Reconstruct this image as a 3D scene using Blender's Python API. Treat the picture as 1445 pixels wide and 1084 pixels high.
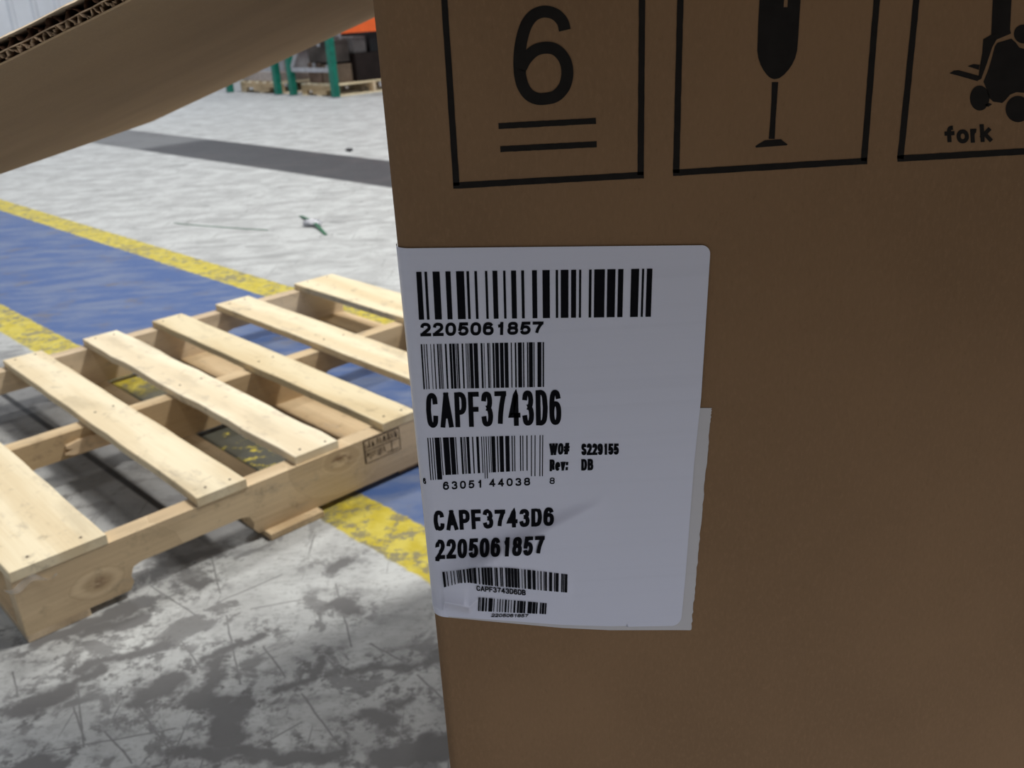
import bpy, bmesh, math, random
from mathutils import Vector, Matrix
random.seed(7)
for o in list(bpy.data.objects): bpy.data.objects.remove(o)
scn = bpy.context.scene
col = scn.collection
R = math.radians

# ------------------------------------------------------------------ camera
FPX, CX, CY = 1318.53, 722.5, 542.0
PITCH, ROLL, CAMH = R(22.1366), R(-3.2614), 0.8487
_fw = Vector((0, math.cos(PITCH), -math.sin(PITCH)))
_up = Vector((0, math.sin(PITCH), math.cos(PITCH)))
_rt = Vector((1, 0, 0))
RT = math.cos(ROLL)*_rt + math.sin(ROLL)*_up
UP = -math.sin(ROLL)*_rt + math.cos(ROLL)*_up
FW = _fw
CAM = Vector((0, 0, CAMH))
cd = bpy.data.cameras.new('camera')
cam = bpy.data.objects.new('camera', cd); col.objects.link(cam)
m = Matrix((RT, UP, -FW)).transposed().to_4x4(); m.translation = CAM
cam.matrix_world = m
cd.sensor_width = 36; cd.lens = FPX/1445*36
cd.clip_start = 0.01; cd.clip_end = 200
cd.dof.use_dof = True; cd.dof.focus_distance = 0.35; cd.dof.aperture_fstop = 25
scn.camera = cam

# ------------------------------------------------------------------ world, light, exposure
scn.view_settings.view_transform = 'Standard'
scn.view_settings.look = 'None'
scn.view_settings.exposure = 0.0
scn.view_settings.gamma = 1
scn.view_settings.use_curve_mapping = False
w = bpy.data.worlds.new('world'); scn.world = w; w.use_nodes = True
w.node_tree.nodes['Background'].inputs[0].default_value = (0.80, 0.88, 1.0, 1)
w.node_tree.nodes['Background'].inputs[1].default_value = 0.20
def area(name, loc, tgt, sx, sy, power, colr):
    l = bpy.data.lights.new(name, 'AREA'); l.shape = 'RECTANGLE'; l.size = sx; l.size_y = sy
    l.energy = power; l.color = colr
    o = bpy.data.objects.new(name, l); col.objects.link(o); o.location = loc
    o.rotation_euler = (Vector(tgt)-Vector(loc)).to_track_quat('-Z', 'Y').to_euler()
    return o
area('added_floor_light', (0.8, -2.6, 6.5), (0.3, 0.0, 0), 1.2, 0.5, 40, (1.0, 0.95, 0.88))  # extra unseen lamp, added to brighten the floor before the carton and the stringer
area('high_bay_light', (2.5, 2.6, 6.0), (-0.3, 1.8, 0), 1.2, 0.5, 370, (1.0, 0.96, 0.88))
area('high_bay_light.001', (-1.5, 5.5, 6.5), (-1.5, 5.2, 0), 1.2, 0.5, 150, (1.0, 0.97, 0.92))
area('high_bay_light.002', (2.0, 9.0, 6.5), (0, 9.0, 0), 1.2, 0.5, 170, (1.0, 0.97, 0.92))
area('high_bay_light.003', (-4.5, 10.5, 6.5), (-4.5, 11.5, 1), 1.2, 0.5, 220, (0.95, 0.97, 1.0))

area('added_fill_light', (6.0, -4.5, 3.7), (0.2, 0.3, 0.7), 5.0, 3.0, 190, (0.86, 0.9, 1.0))   # unseen fill lamp, added to grade the carton face and lift the stringer

# ------------------------------------------------------------------ helpers
def ray(px, py): return (px-CX)/FPX*RT - (py-CY)/FPX*UP + FW
FACE_Y = 0.31
def face(px, py):                  # photo point -> (x, z) on the carton's front face
    d = ray(px, py); t = FACE_Y/d.y
    return d.x*t, CAMH + d.z*t
def floor_pt(px, py):
    d = ray(px, py); t = -CAMH/d.z
    return d.x*t, d.y*t

def link(name, me, mat=None, parent=None):
    o = bpy.data.objects.new(name, me); col.objects.link(o)
    if mat is not None and not me.materials: me.materials.append(mat)
    if parent: o.parent = parent
    return o
def mesh(name, vs, fs, mat=None, parent=None, smooth=False):
    me = bpy.data.meshes.new(name); me.from_pydata([tuple(v) for v in vs], [], fs); me.update()
    if smooth:
        for p in me.polygons: p.use_smooth = True
    return link(name, me, mat, parent)
def bm_obj(name, bm, mat=None, parent=None, smooth=False):
    bmesh.ops.recalc_face_normals(bm, faces=bm.faces)
    me = bpy.data.meshes.new(name); bm.to_mesh(me); bm.free()
    if smooth:
        for p in me.polygons: p.use_smooth = True
    return link(name, me, mat, parent)
def empty(name, loc, rz=0):
    o = bpy.data.objects.new(name, None); col.objects.link(o); o.location = loc
    o.rotation_euler = (0, 0, rz); o.empty_display_size = 0.1
    return o
def tag(o, label=None, cat=None, group=None, kind=None):
    if label: o['label'] = label
    if cat: o['category'] = cat
    if group: o['group'] = group
    if kind: o['kind'] = kind
    return o
def add_box(bm, x0, x1, y0, y1, z0, z1, bev=0.0):
    r = bmesh.ops.create_cube(bm, size=1.0)
    for v in r['verts']:
        v.co = Vector(((x0+x1)/2+v.co.x*(x1-x0), (y0+y1)/2+v.co.y*(y1-y0), (z0+z1)/2+v.co.z*(z1-z0)))
    if bev:
        es = list({e for v in r['verts'] for e in v.link_edges})
        bmesh.ops.bevel(bm, geom=es, offset=bev, segments=1, affect='EDGES')
def add_bar(bm, a, b, r, n=8):
    a, b = Vector(a), Vector(b); d = (b-a); q = d.to_track_quat('Z', 'Y')
    g = bmesh.ops.create_cone(bm, cap_ends=True, segments=n, radius1=r, radius2=r, depth=d.length)
    for v in g['verts']: v.co = q @ v.co + (a+b)/2
def add_prism(bm, pts, axis_fn, y0, y1):
    """extrude polygon pts (2d) between y0,y1; axis_fn(a,b,y)->Vector"""
    v0 = [bm.verts.new(axis_fn(a, b, y0)) for a, b in pts]
    v1 = [bm.verts.new(axis_fn(a, b, y1)) for a, b in pts]
    n = len(pts)
    bm.faces.new(v0); bm.faces.new(v1[::-1])
    for i in range(n): bm.faces.new((v0[i], v0[(i+1) % n], v1[(i+1) % n], v1[i]))

# ------------------------------------------------------------------ materials
class NT:
    def __init__(s, name):
        s.m = bpy.data.materials.new(name); s.m.use_nodes = True; s.t = s.m.node_tree
        s.b = s.t.nodes['Principled BSDF']
    def n(s, typ, **kw):
        nd = s.t.nodes.new(typ)
        for k, v in kw.items(): setattr(nd, k, v)
        return nd
    def put(s, v, sock):
        if hasattr(v, 'links'): s.t.links.new(v, sock)
        elif v is not None: sock.default_value = v
    def math(s, op, a, b=None, c=None, clamp=False):
        nd = s.n('ShaderNodeMath', operation=op); nd.use_clamp = clamp
        s.put(a, nd.inputs[0])
        if b is not None: s.put(b, nd.inputs[1])
        if c is not None: s.put(c, nd.inputs[2])
        return nd.outputs[0]
    def mix(s, f, a, b, typ='MIX'):
        nd = s.n('ShaderNodeMixRGB', blend_type=typ)
        s.put(f, nd.inputs[0])
        for i, v in ((1, a), (2, b)):
            if isinstance(v, (tuple, list)): nd.inputs[i].default_value = (*v[:3], 1)
            else: s.put(v, nd.inputs[i])
        return nd.outputs[0]
    def noise(s, vec, scale, detail=4, rough=0.55, dist=0.0):
        nd = s.n('ShaderNodeTexNoise')
        if vec is not None: s.t.links.new(vec, nd.inputs['Vector'])
        nd.inputs['Scale'].default_value = scale; nd.inputs['Detail'].default_value = detail
        nd.inputs['Roughness'].default_value = rough; nd.inputs['Distortion'].default_value = dist
        return nd.outputs[0]
    def mapping(s, vec, scale=(1, 1, 1), rot=(0, 0, 0), loc=(0, 0, 0)):
        nd = s.n('ShaderNodeMapping'); s.t.links.new(vec, nd.inputs[0])
        nd.inputs['Location'].default_value = loc; nd.inputs['Rotation'].default_value = rot; nd.inputs['Scale'].default_value = scale
        return nd.outputs[0]
    def step(s, v, lo, hi):
        nd = s.n('ShaderNodeMapRange', interpolation_type='SMOOTHSTEP')
        s.put(v, nd.inputs['Value']); nd.inputs['From Min'].default_value = lo; nd.inputs['From Max'].default_value = hi
        return nd.outputs[0]
    def band(s, v, lo, hi, e=0.004):
        return s.math('MULTIPLY', s.step(v, lo-e, lo+e), s.math('SUBTRACT', 1.0, s.step(v, hi-e, hi+e)))
    def bump(s, h, strength=0.2, dist=0.001):
        nd = s.n('ShaderNodeBump'); s.t.links.new(h, nd.inputs['Height'])
        nd.inputs['Strength'].default_value = strength; nd.inputs['Distance'].default_value = dist
        s.t.links.new(nd.outputs[0], s.b.inputs['Normal'])
    def fin(s, colr, rough=0.7, spec=0.3, metal=0.0):
        if isinstance(colr, tuple): s.b.inputs['Base Color'].default_value = (*colr[:3], 1)
        else: s.t.links.new(colr, s.b.inputs['Base Color'])
        s.put(rough, s.b.inputs['Roughness'])
        s.b.inputs['Specular IOR Level'].default_value = spec; s.b.inputs['Metallic'].default_value = metal
        return s.m

def plain(name, c, rough=0.6, spec=0.3, metal=0.0, var=0.12, scale=20):
    t = NT(name); tc = t.n('ShaderNodeTexCoord').outputs['Object']
    n = t.noise(tc, scale, 5)
    c2 = tuple(x*(1-var*2) for x in c)
    return t.fin(t.mix(t.step(n, 0.3, 0.7), c2, c), rough, spec, metal)

def cardboard(name, c, fibre_scale=260):
    t = NT(name); tc = t.n('ShaderNodeTexCoord').outputs['Object']
    big = t.noise(tc, 9, 4)
    fine = t.noise(t.mapping(tc, (1.0, 1.0, 0.45)), fibre_scale*3, 3, 0.7)
    flute = t.noise(t.mapping(tc, (120, 6, 2)), 1.0, 2)
    c1 = tuple(x*0.86 for x in c); c2 = tuple(x*1.10 for x in c)
    a = t.mix(t.step(big, 0.3, 0.7), c1, c)
    b = t.mix(t.math('MULTIPLY', t.step(fine, 0.45, 0.75), 0.55), a, c2)
    b = t.mix(t.math('MULTIPLY', t.step(fine, 0.42, 0.25), 0.35), b, tuple(x*0.7 for x in c))
    t.bump(t.math('ADD', t.math('MULTIPLY', flute, 0.6), t.math('MULTIPLY', fine, 0.4)), 0.12, 0.0006)
    return t.fin(b, 0.82, 0.2)
M_card = cardboard('kraft_cardboard', (0.31, 0.185, 0.098))
M_flap = cardboard('kraft_liner_inside', (0.43, 0.30, 0.175))
M_flute = plain('corrugated_medium', (0.66, 0.48, 0.31), 0.9, 0.1, var=0.25, scale=260)  # pale copy: light on the cut fibres is put into the colour
M_flute_dark = plain('corrugated_medium_dark', (0.26, 0.145, 0.09), 0.9, 0.1, var=0.25, scale=260)  # dark copy: shade inside the upper flutes is put into the colour
M_liner = plain('pale_kraft_edge', (0.80, 0.65, 0.48), 0.85, 0.15, var=0.1, scale=200)  # light falling on the top edge is painted into this pale tone
M_ink = plain('black_print', (0.022, 0.019, 0.017), 0.8, 0.12, var=0.1, scale=200)
M_ink2 = plain('black_thermal_print', (0.006, 0.006, 0.009), 0.8, 0.1, var=0.1, scale=300)

def label_mat(name, c):
    t = NT(name); tc = t.n('ShaderNodeTexCoord').outputs['Object']
    h = t.noise(t.mapping(tc, (2, 2, 260)), 1.0, 3)
    f = t.noise(tc, 900, 2)
    a = t.mix(t.math('MULTIPLY', t.step(h, 0.5, 0.75), 0.25), c, tuple(x*0.9 for x in c))
    t.bump(f, 0.05, 0.0003)
    return t.fin(a, 0.33, 0.6)
M_label = label_mat('white_label_paper', (0.80, 0.80, 0.92))
M_label2 = label_mat('aged_label_paper', (0.66, 0.63, 0.64))

def wood(name, c_lo, c_hi, knots=(), var=0.16):
    t = NT(name)
    tc = t.n('ShaderNodeTexCoord').outputs['Object']
    oi = t.n('ShaderNodeObjectInfo')
    off = t.n('ShaderNodeCombineXYZ'); t.put(t.math('MULTIPLY', oi.outputs['Random'], 30.0), off.inputs[2])
    t.put(t.math('MULTIPLY', oi.outputs['Random'], 17.0), off.inputs[1])
    add = t.n('ShaderNodeVectorMath', operation='ADD'); t.t.links.new(tc, add.inputs[0]); t.t.links.new(off.outputs[0], add.inputs[1])
    v = add.outputs[0]
    warp = t.noise(t.mapping(v, (2.2, 9, 9)), 1.0, 3)
    sep = t.n('ShaderNodeSeparateXYZ'); t.t.links.new(v, sep.inputs[0])
    rings = t.math('ADD', t.math('MULTIPLY', sep.outputs[1], 55.0), t.math('MULTIPLY', sep.outputs[2], 38.0))
    rings = t.math('ADD', rings, t.math('MULTIPLY', warp, 9.0))
    raw = t.n('ShaderNodeSeparateXYZ'); t.t.links.new(tc, raw.inputs[0])
    kd = None
    for (kx, kz, kr) in knots:            # knots in the board's own coordinates
        dx = t.math('MULTIPLY', t.math('SUBTRACT', raw.outputs[0], kx), 0.62)
        dz = t.math('SUBTRACT', raw.outputs[2], kz)
        d = t.math('SQRT', t.math('ADD', t.math('MULTIPLY', dx, dx), t.math('MULTIPLY', dz, dz)))
        d = t.math('ADD', d, t.math('MULTIPLY', t.math('SUBTRACT', warp, 0.5), 0.05))
        inf = t.math('SUBTRACT', 1.0, t.step(d, kr*0.8, kr*2.4))
        rings = t.math('ADD', t.math('MULTIPLY', rings, t.math('SUBTRACT', 1.0, inf)), t.math('MULTIPLY', t.math('MULTIPLY', d, 300.0), inf))
        core = t.math('SUBTRACT', 1.0, t.step(d, kr*0.12, kr*0.55))
        kd = core if kd is None else t.math('MAXIMUM', kd, core)
    s = t.math('MULTIPLY_ADD', t.math('SINE', rings), 0.5, 0.5)
    fib = t.noise(t.mapping(v, (6, 260, 260)), 1.0, 4, 0.6)
    blot = t.noise(t.mapping(v, (5, 16, 16)), 1.0, 4)
    f = t.math('ADD', t.math('MULTIPLY', s, 0.42), t.math('MULTIPLY', fib, 0.58))
    a = t.mix(t.step(f, 0.2, 0.85), c_lo, c_hi)
    a = t.mix(t.math('MULTIPLY', t.step(blot, 0.52, 0.75), 0.38), a, tuple(x*0.55 for x in c_lo))
    dirt = t.noise(v, 26, 6, 0.7)
    a = t.mix(t.math('MULTIPLY', t.step(dirt, 0.55, 0.72), 0.4), a, (0.16, 0.12, 0.08))
    smud = t.noise(t.mapping(v, (9, 22, 22)), 1.0, 5, 0.65)
    a = t.mix(t.math('MULTIPLY', t.step(smud, 0.56, 0.72), 0.5), a, (0.34, 0.29, 0.23))
    if kd is not None: kd = t.math('MULTIPLY', kd, t.step(t.noise(t.mapping(tc, (30, 60, 60), (0, R(25), 0)), 1.0, 4, 0.7), 0.42, 0.60)); a = t.mix(t.math('MULTIPLY', kd, 0.8), a, (0.16, 0.075, 0.035))
    hsv = t.n('ShaderNodeHueSaturation'); t.t.links.new(a, hsv.inputs['Color'])
    t.put(t.math('MULTIPLY_ADD', oi.outputs['Random'], var*2, 1-var), hsv.inputs['Value'])
    t.put(t.math('MULTIPLY_ADD', oi.outputs['Random'], -0.25, 1.1), hsv.inputs['Saturation'])
    t.bump(f, 0.25, 0.0015)
    return t.fin(hsv.outputs[0], 0.75, 0.25)
M_deck = wood('pine_deck_board', (0.74, 0.61, 0.40), (0.87, 0.77, 0.56), var=0.08)
M_string = wood('pine_stringer', (0.55, 0.41, 0.25), (0.75, 0.59, 0.38), knots=((0.115, 0.048, 0.04), (0.572, 0.086, 0.028)), var=0.08)
M_string2 = wood('pine_stringer_plain', (0.52, 0.385, 0.235), (0.70, 0.55, 0.36), var=0.1)
M_split = wood('fresh_split_pine', (0.66, 0.46, 0.27), (0.80, 0.60, 0.38), var=0.05)
M_nail = plain('dark_nail', (0.10, 0.07, 0.06), 0.5, 0.4, 0.6)

M_green = plain('green_rack_paint', (0.006, 0.17, 0.12), 0.45, 0.4, var=0.15)
M_orange = plain('orange_beam_paint', (0.85, 0.14, 0.03), 0.45, 0.4, var=0.05)
M_steel = plain('galvanised_steel', (0.45, 0.46, 0.50), 0.45, 0.5, 0.3)
M_brownbox = plain('brown_carton', (0.15, 0.105, 0.08), 0.8, 0.2, var=0.2, scale=8)
M_darkbox = plain('dark_brown_carton', (0.018, 0.012, 0.011), 0.7, 0.2, var=0.2, scale=6)
M_black = plain('black_plastic', (0.012, 0.012, 0.014), 0.5, 0.4)
M_pink = plain('pale_wrapped_board', (0.46, 0.40, 0.37), 0.7, 0.2)
M_greywrap = plain('grey_stretch_wrap', (0.36, 0.37, 0.40), 0.4, 0.5)
M_strap = plain('green_plastic_strap', (0.03, 0.16, 0.08), 0.4, 0.4)
M_scrap = plain('dark_scrap', (0.06, 0.06, 0.065), 0.5, 0.4)  # the scrap's own dark grey
t = NT('clear_film'); t.b.inputs['Transmission Weight'].default_value = 0.0
t.b.inputs['Alpha'].default_value = 0.3; M_film = t.fin((0.9, 0.9, 0.9), 0.25, 0.6)
M_wall = plain('white_wall_metal', (0.62, 0.65, 0.70), 0.5, 0.3, var=0.06, scale=2)

# lane frame on the floor: S runs along the painted lane, N across it
NA = Vector((0.725, 0.688, 0)).normalized()
SA = Vector((0.688, -0.725, 0)).normalized()
def lane(s, n, z=0.0): return SA*s + NA*n + Vector((0, 0, z))

def floor_material():
    t = NT('worn_painted_concrete')
    P = t.n('ShaderNodeNewGeometry').outputs['Position']
    def dot(v):
        d = t.n('ShaderNodeVectorMath', operation='DOT_PRODUCT'); t.t.links.new(P, d.inputs[0]); d.inputs[1].default_value = v
        return d.outputs['Value']
    n0 = dot(NA); s0 = dot(SA)
    wob = t.noise(P, 26, 4, 0.6)
    wob2 = t.noise(P, 90, 3, 0.6)
    w = t.math('ADD', t.math('MULTIPLY', t.math('SUBTRACT', wob, 0.5), 0.018), t.math('MULTIPLY', t.math('SUBTRACT', wob2, 0.5), 0.008))
    n = t.math('ADD', n0, w)
    # light worn coat over grey slab
    c_light, c_mid, c_dark = (0.555, 0.575, 0.58), (0.44, 0.452, 0.458), (0.14, 0.139, 0.143)
    mott = t.noise(P, 7.5, 8, 0.62, 0.4)
    fine = t.noise(P, 48, 6, 0.68)
    base = t.mix(t.step(mott, 0.40, 0.62), c_mid, c_light)
    base = t.mix(t.math('MULTIPLY', t.step(fine, 0.56, 0.70), 0.55), base, (0.24, 0.24, 0.243))
    # smears across the lane on the far side
    sm = t.noise(t.mapping(P, (1.6, 6.0, 1), (0, 0, R(-12))), 2.2, 6, 0.6, 0.5)
    base = t.mix(t.math('MULTIPLY', t.step(sm, 0.50, 0.66), 0.62), base, (0.27, 0.275, 0.28))
    st2 = t.noise(t.mapping(P, (3.0, 9.0, 1), (0, 0, R(-20))), 2.6, 7, 0.68, 0.8)
    base = t.mix(t.math('MULTIPLY', t.step(st2, 0.56, 0.68), t.math('MULTIPLY', t.step(n0, 1.3, 2.2), 0.6)), base, (0.20, 0.205, 0.21))
    # wear patches near the pallet: capsules with ragged rims, plus a scatter
    wx = t.n('ShaderNodeVectorMath', operation='MULTIPLY_ADD')
    nz = t.n('ShaderNodeTexNoise'); t.t.links.new(P, nz.inputs['Vector']); nz.inputs['Scale'].default_value = 22; nz.inputs['Detail'].default_value = 5; nz.inputs['Roughness'].default_value = 0.6
    sub = t.n('ShaderNodeVectorMath', operation='SUBTRACT'); t.t.links.new(nz.outputs['Color'], sub.inputs[0]); sub.inputs[1].default_value = (0.5, 0.5, 0.5)
    t.t.links.new(sub.outputs[0], wx.inputs[0]); wx.inputs[1].default_value = (0.075, 0.075, 0); t.t.links.new(P, wx.inputs[2])
    sx = t.n('ShaderNodeSeparateXYZ'); t.t.links.new(wx.outputs[0], sx.inputs[0])
    caps = [((15, 1010), (105, 965), 13), ((105, 965), (140, 945), 9), ((60, 905), (205, 850), 13), ((180, 930), (240, 905), 10), ((200, 985), (240, 965), 19),
            ((285, 930), (330, 918), 7), ((330, 918), (368, 895), 10), ((300, 935), (300, 985), 9), ((275, 985), (345, 990), 15), ((315, 990), (320, 1040), 22),
            ((390, 975), (440, 960), 8), ((440, 960), (450, 938), 9), ((250, 1066), (480, 1062), 11), ((400, 1075), (455, 1064), 12), ((515, 1010), (548, 1020), 10),
            ((545, 1070), (640, 1050), 24), ((240, 795), (300, 780), 12), ((270, 820), (285, 825), 9), ((470, 800), (490, 790), 12), ((470, 850), (500, 860), 10),
            ((490, 948), (580, 940), 6), ((600, 935), (625, 925), 9), ((30, 1078), (80, 1080), 14), ((550, 995), (580, 985), 8), ((120, 895), (200, 870), 10), ((165, 930), (110, 945), 7)]
    patch = None
    for a, b, r in caps:
        ax, ay = floor_pt(*a); bx, by = floor_pt(*b)
        mx, my = floor_pt((a[0]+b[0])/2+r, (a[1]+b[1])/2); cx_, cy_ = floor_pt((a[0]+b[0])/2, (a[1]+b[1])/2)
        rad = math.hypot(mx-cx_, my-cy_)*1.15
        dx, dy = bx-ax, by-ay; L2 = dx*dx+dy*dy
        ux = t.math('SUBTRACT', sx.outputs[0], ax); uy = t.math('SUBTRACT', sx.outputs[1], ay)
        h = t.math('ADD', t.math('MULTIPLY', ux, dx/L2), t.math('MULTIPLY', uy, dy/L2), clamp=True)
        ex = t.math('SUBTRACT', ux, t.math('MULTIPLY', h, dx)); ey = t.math('SUBTRACT', uy, t.math('MULTIPLY', h, dy))
        d = t.math('SQRT', t.math('ADD', t.math('MULTIPLY', ex, ex), t.math('MULTIPLY', ey, ey)))
        d = t.math('SUBTRACT', d, rad)
        patch = d if patch is None else t.math('MINIMUM', patch, d)
    pm = t.math('SUBTRACT', 1.0, t.step(patch, -0.006, 0.010))
    near = t.math('SUBTRACT', 1.0, t.step(n0, 0.55, 0.95))
    scat = t.step(t.noise(P, 11, 7, 0.66, 0.6), 0.545, 0.60)
    halo = t.math('MULTIPLY', t.math('SUBTRACT', 1.0, t.step(patch, 0.0, 0.07)), t.step(t.noise(P, 40, 5, 0.7), 0.47, 0.60))
    wear = t.math('MAXIMUM', pm, t.math('MULTIPLY', t.math('MAXIMUM', t.math('MULTIPLY', scat, 0.8), halo), near))
    # scratches
    wy = t.n('ShaderNodeSeparateXYZ'); wv = t.n('ShaderNodeVectorMath', operation='MULTIPLY_ADD')
    t.t.links.new(sub.outputs[0], wv.inputs[0]); wv.inputs[1].default_value = (0.006, 0.006, 0); t.t.links.new(P, wv.inputs[2]); t.t.links.new(wv.outputs[0], wy.inputs[0])
    cuts = [((415, 460), (550, 640)), ((540, 230), (640, 370)), ((840, 300), (910, 395)), ((960, 450), (1110, 650)), ((670, 0), (700, 130)), ((720, 200), (765, 420)),
            ((1070, 100), (1120, 300)), ((240, 330), (265, 620)), ((335, 570), (420, 670)), ((1180, 290), (1290, 350)), ((230, 480), (270, 600)), ((1330, 390), (1415, 470)),
            ((1240, 540), (1290, 600)), ((480, 105), (640, 210)), ((40, 380), (55, 460)), ((800, 180), (960, 150)), ((690, 160), (900, 70)), ((120, 640), (560, 560)), ((820, 620), (960, 540))]
    thin = None
    for a, b in cuts:
        ax, ay = floor_pt(a[0]/2.258, 780+a[1]/2.258); bx, by = floor_pt(b[0]/2.258, 780+b[1]/2.258)
        dx, dy = bx-ax, by-ay; L2 = dx*dx+dy*dy
        ux = t.math('SUBTRACT', wy.outputs[0], ax); uy = t.math('SUBTRACT', wy.outputs[1], ay)
        h = t.math('ADD', t.math('MULTIPLY', ux, dx/L2), t.math('MULTIPLY', uy, dy/L2), clamp=True)
        ex = t.math('SUBTRACT', ux, t.math('MULTIPLY', h, dx)); ey = t.math('SUBTRACT', uy, t.math('MULTIPLY', h, dy))
        d = t.math('ADD', t.math('MULTIPLY', ex, ex), t.math('MULTIPLY', ey, ey))
        thin = d if thin is None else t.math('MINIMUM', thin, d)
    thin = t.math('SUBTRACT', 1.0, t.step(t.math('SQRT', thin), 0.0006, 0.0022))
    def scratch(rot, sc, lo, hi):
        v = t.mapping(P, (sc, sc*0.035, 1), (0, 0, rot))
        return t.step(t.noise(v, 1.0, 2, 0.5), lo, hi)
    scr = t.math('MAXIMUM', scratch(R(20), 110, 0.68, 0.71), scratch(R(-62), 120, 0.68, 0.71))
    scr = t.math('MULTIPLY', scr, t.step(t.noise(P, 4, 2), 0.42, 0.55))
    wear = t.math('MAXIMUM', wear, t.math('MULTIPLY', scr, 0.75))
    wear = t.math('MAXIMUM', wear, t.math('MULTIPLY', thin, 0.8))
    speck = t.math('MULTIPLY', t.step(t.noise(t.mapping(P, (1, 2.2, 1), (0, 0, R(-35))), 60, 7, 0.75), 0.52, 0.64), t.math('SUBTRACT', 1.0, t.step(n0, 0.6, 3.0)))
    base = t.mix(t.math('MULTIPLY', speck, 0.5), base, (0.20, 0.20, 0.202))
    base = t.mix(t.math('MULTIPLY', wear, 0.93), base, c_dark)
    # bare dark slab strip under the pallet, with saw cut joint
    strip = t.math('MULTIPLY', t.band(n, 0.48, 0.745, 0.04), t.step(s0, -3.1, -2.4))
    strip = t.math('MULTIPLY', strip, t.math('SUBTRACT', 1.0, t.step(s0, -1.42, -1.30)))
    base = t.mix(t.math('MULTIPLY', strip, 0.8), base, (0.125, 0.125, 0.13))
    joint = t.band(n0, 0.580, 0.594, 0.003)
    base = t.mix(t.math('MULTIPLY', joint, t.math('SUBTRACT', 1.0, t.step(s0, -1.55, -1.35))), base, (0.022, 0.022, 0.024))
    # far dark patch strip
    ds = t.band(n, 2.94, 3.51, 0.02)
    dc = t.mix(t.step(s0, -7.05, -6.85), (0.16, 0.165, 0.175), (0.042, 0.043, 0.051))
    dc = t.mix(t.math('MULTIPLY', t.step(t.noise(P, 3, 5), 0.5, 0.7), 0.5), dc, (0.075, 0.068, 0.075))
    base = t.mix(t.math('MULTIPLY', ds, 0.93), base, dc)
    # blue lane
    st = t.noise(t.mapping(P, (3.0, 8.0, 1), (0, 0, R(-10))), 1.6, 6, 0.6, 0.3)
    blue = t.mix(t.step(st, 0.38, 0.66), (0.065, 0.120, 0.30), (0.145, 0.19, 0.32))
    blot = t.noise(P, 7, 6, 0.65)
    blue = t.mix(t.math('MULTIPLY', t.step(blot, 0.54, 0.70), 0.75), blue, (0.15, 0.145, 0.17))
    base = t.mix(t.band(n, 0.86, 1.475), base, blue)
    # yellow lines
    chip = t.noise(P, 30, 7, 0.7)
    chip_s = t.noise(P, 6, 3)
    wearL = t.math('ADD', chip, t.math('MULTIPLY', t.math('SUBTRACT', chip_s, 0.5), 0.45))
    yel = t.mix(t.step(wob, 0.35, 0.65), (0.52, 0.42, 0.035), (0.62, 0.53, 0.10))
    yw = t.mix(t.math('MULTIPLY', t.step(wearL, 0.48, 0.60), 0.85), yel, (0.21, 0.195, 0.14))
    under = t.math('MULTIPLY', t.math('SUBTRACT', 1.0, t.step(n0, 0.9, 1.1)), t.band(s0, -2.25, -1.35, 0.12))      # scuffed, with the shade under the pallet painted in
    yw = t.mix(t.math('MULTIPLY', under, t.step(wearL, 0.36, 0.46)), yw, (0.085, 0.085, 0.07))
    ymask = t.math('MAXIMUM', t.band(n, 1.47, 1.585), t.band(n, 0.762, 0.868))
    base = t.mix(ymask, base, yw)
    rough = t.math('MULTIPLY_ADD', fine, 0.25, 0.42)
    t.bump(t.math('ADD', t.math('MULTIPLY', wear, -0.5), t.math('MULTIPLY', fine, 0.4)), 0.15, 0.0015)
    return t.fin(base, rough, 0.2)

# ------------------------------------------------------------------ setting: floor and ribbed metal wall
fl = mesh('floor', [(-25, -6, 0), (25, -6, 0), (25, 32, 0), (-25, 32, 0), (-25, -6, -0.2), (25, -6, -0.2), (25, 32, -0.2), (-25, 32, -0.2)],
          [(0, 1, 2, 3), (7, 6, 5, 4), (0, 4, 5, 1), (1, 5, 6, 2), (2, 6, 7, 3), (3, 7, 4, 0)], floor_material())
tag(fl, kind='structure')

WS = -14.0                                   # the wall stands across the lane at s = WS
wb = bmesh.new()
vs = []
a0, a1 = -4.0, 38.0
pts = [lane(WS-0.10, a0), lane(WS-0.10, a1), lane(WS-0.25, a1), lane(WS-0.25, a0)]
for zz in (0, 6.0):
    for p in pts: vs.append(wb.verts.new((p.x, p.y, zz)))
for f in ((0, 1, 2, 3), (7, 6, 5, 4), (0, 4, 5, 1), (1, 5, 6, 2), (2, 6, 7, 3), (3, 7, 4, 0)): wb.faces.new([vs[i] for i in f])
wall = bm_obj('wall_back', wb, M_wall); tag(wall, kind='structure')
prof = []                                    # one metal sheet: three raised ribs
pw = 0.90
for k in range(3):
    x = k*0.30
    prof += [(x, 0), (x+0.21, 0), (x+0.235, 0.035), (x+0.275, 0.035), (x+0.298, 0)]
pv, pf = [], []
for x, d in prof:
    for zz in (0.0, 6.0):
        q = NA*x + SA*d; pv.append((q.x, q.y, zz))
for i in range(len(prof)-1): pf.append((2*i, 2*i+2, 2*i+3, 2*i+1))
sheet = None
for k in range(46):
    p = lane(WS-0.097, a0+k*pw)
    if sheet is None:
        o = mesh('metal_panel', pv, pf, M_wall, wall); sheet = o
    else:
        o = sheet.copy(); col.objects.link(o)
    o.location = (p.x, p.y, 0); o.parent = wall

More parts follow.
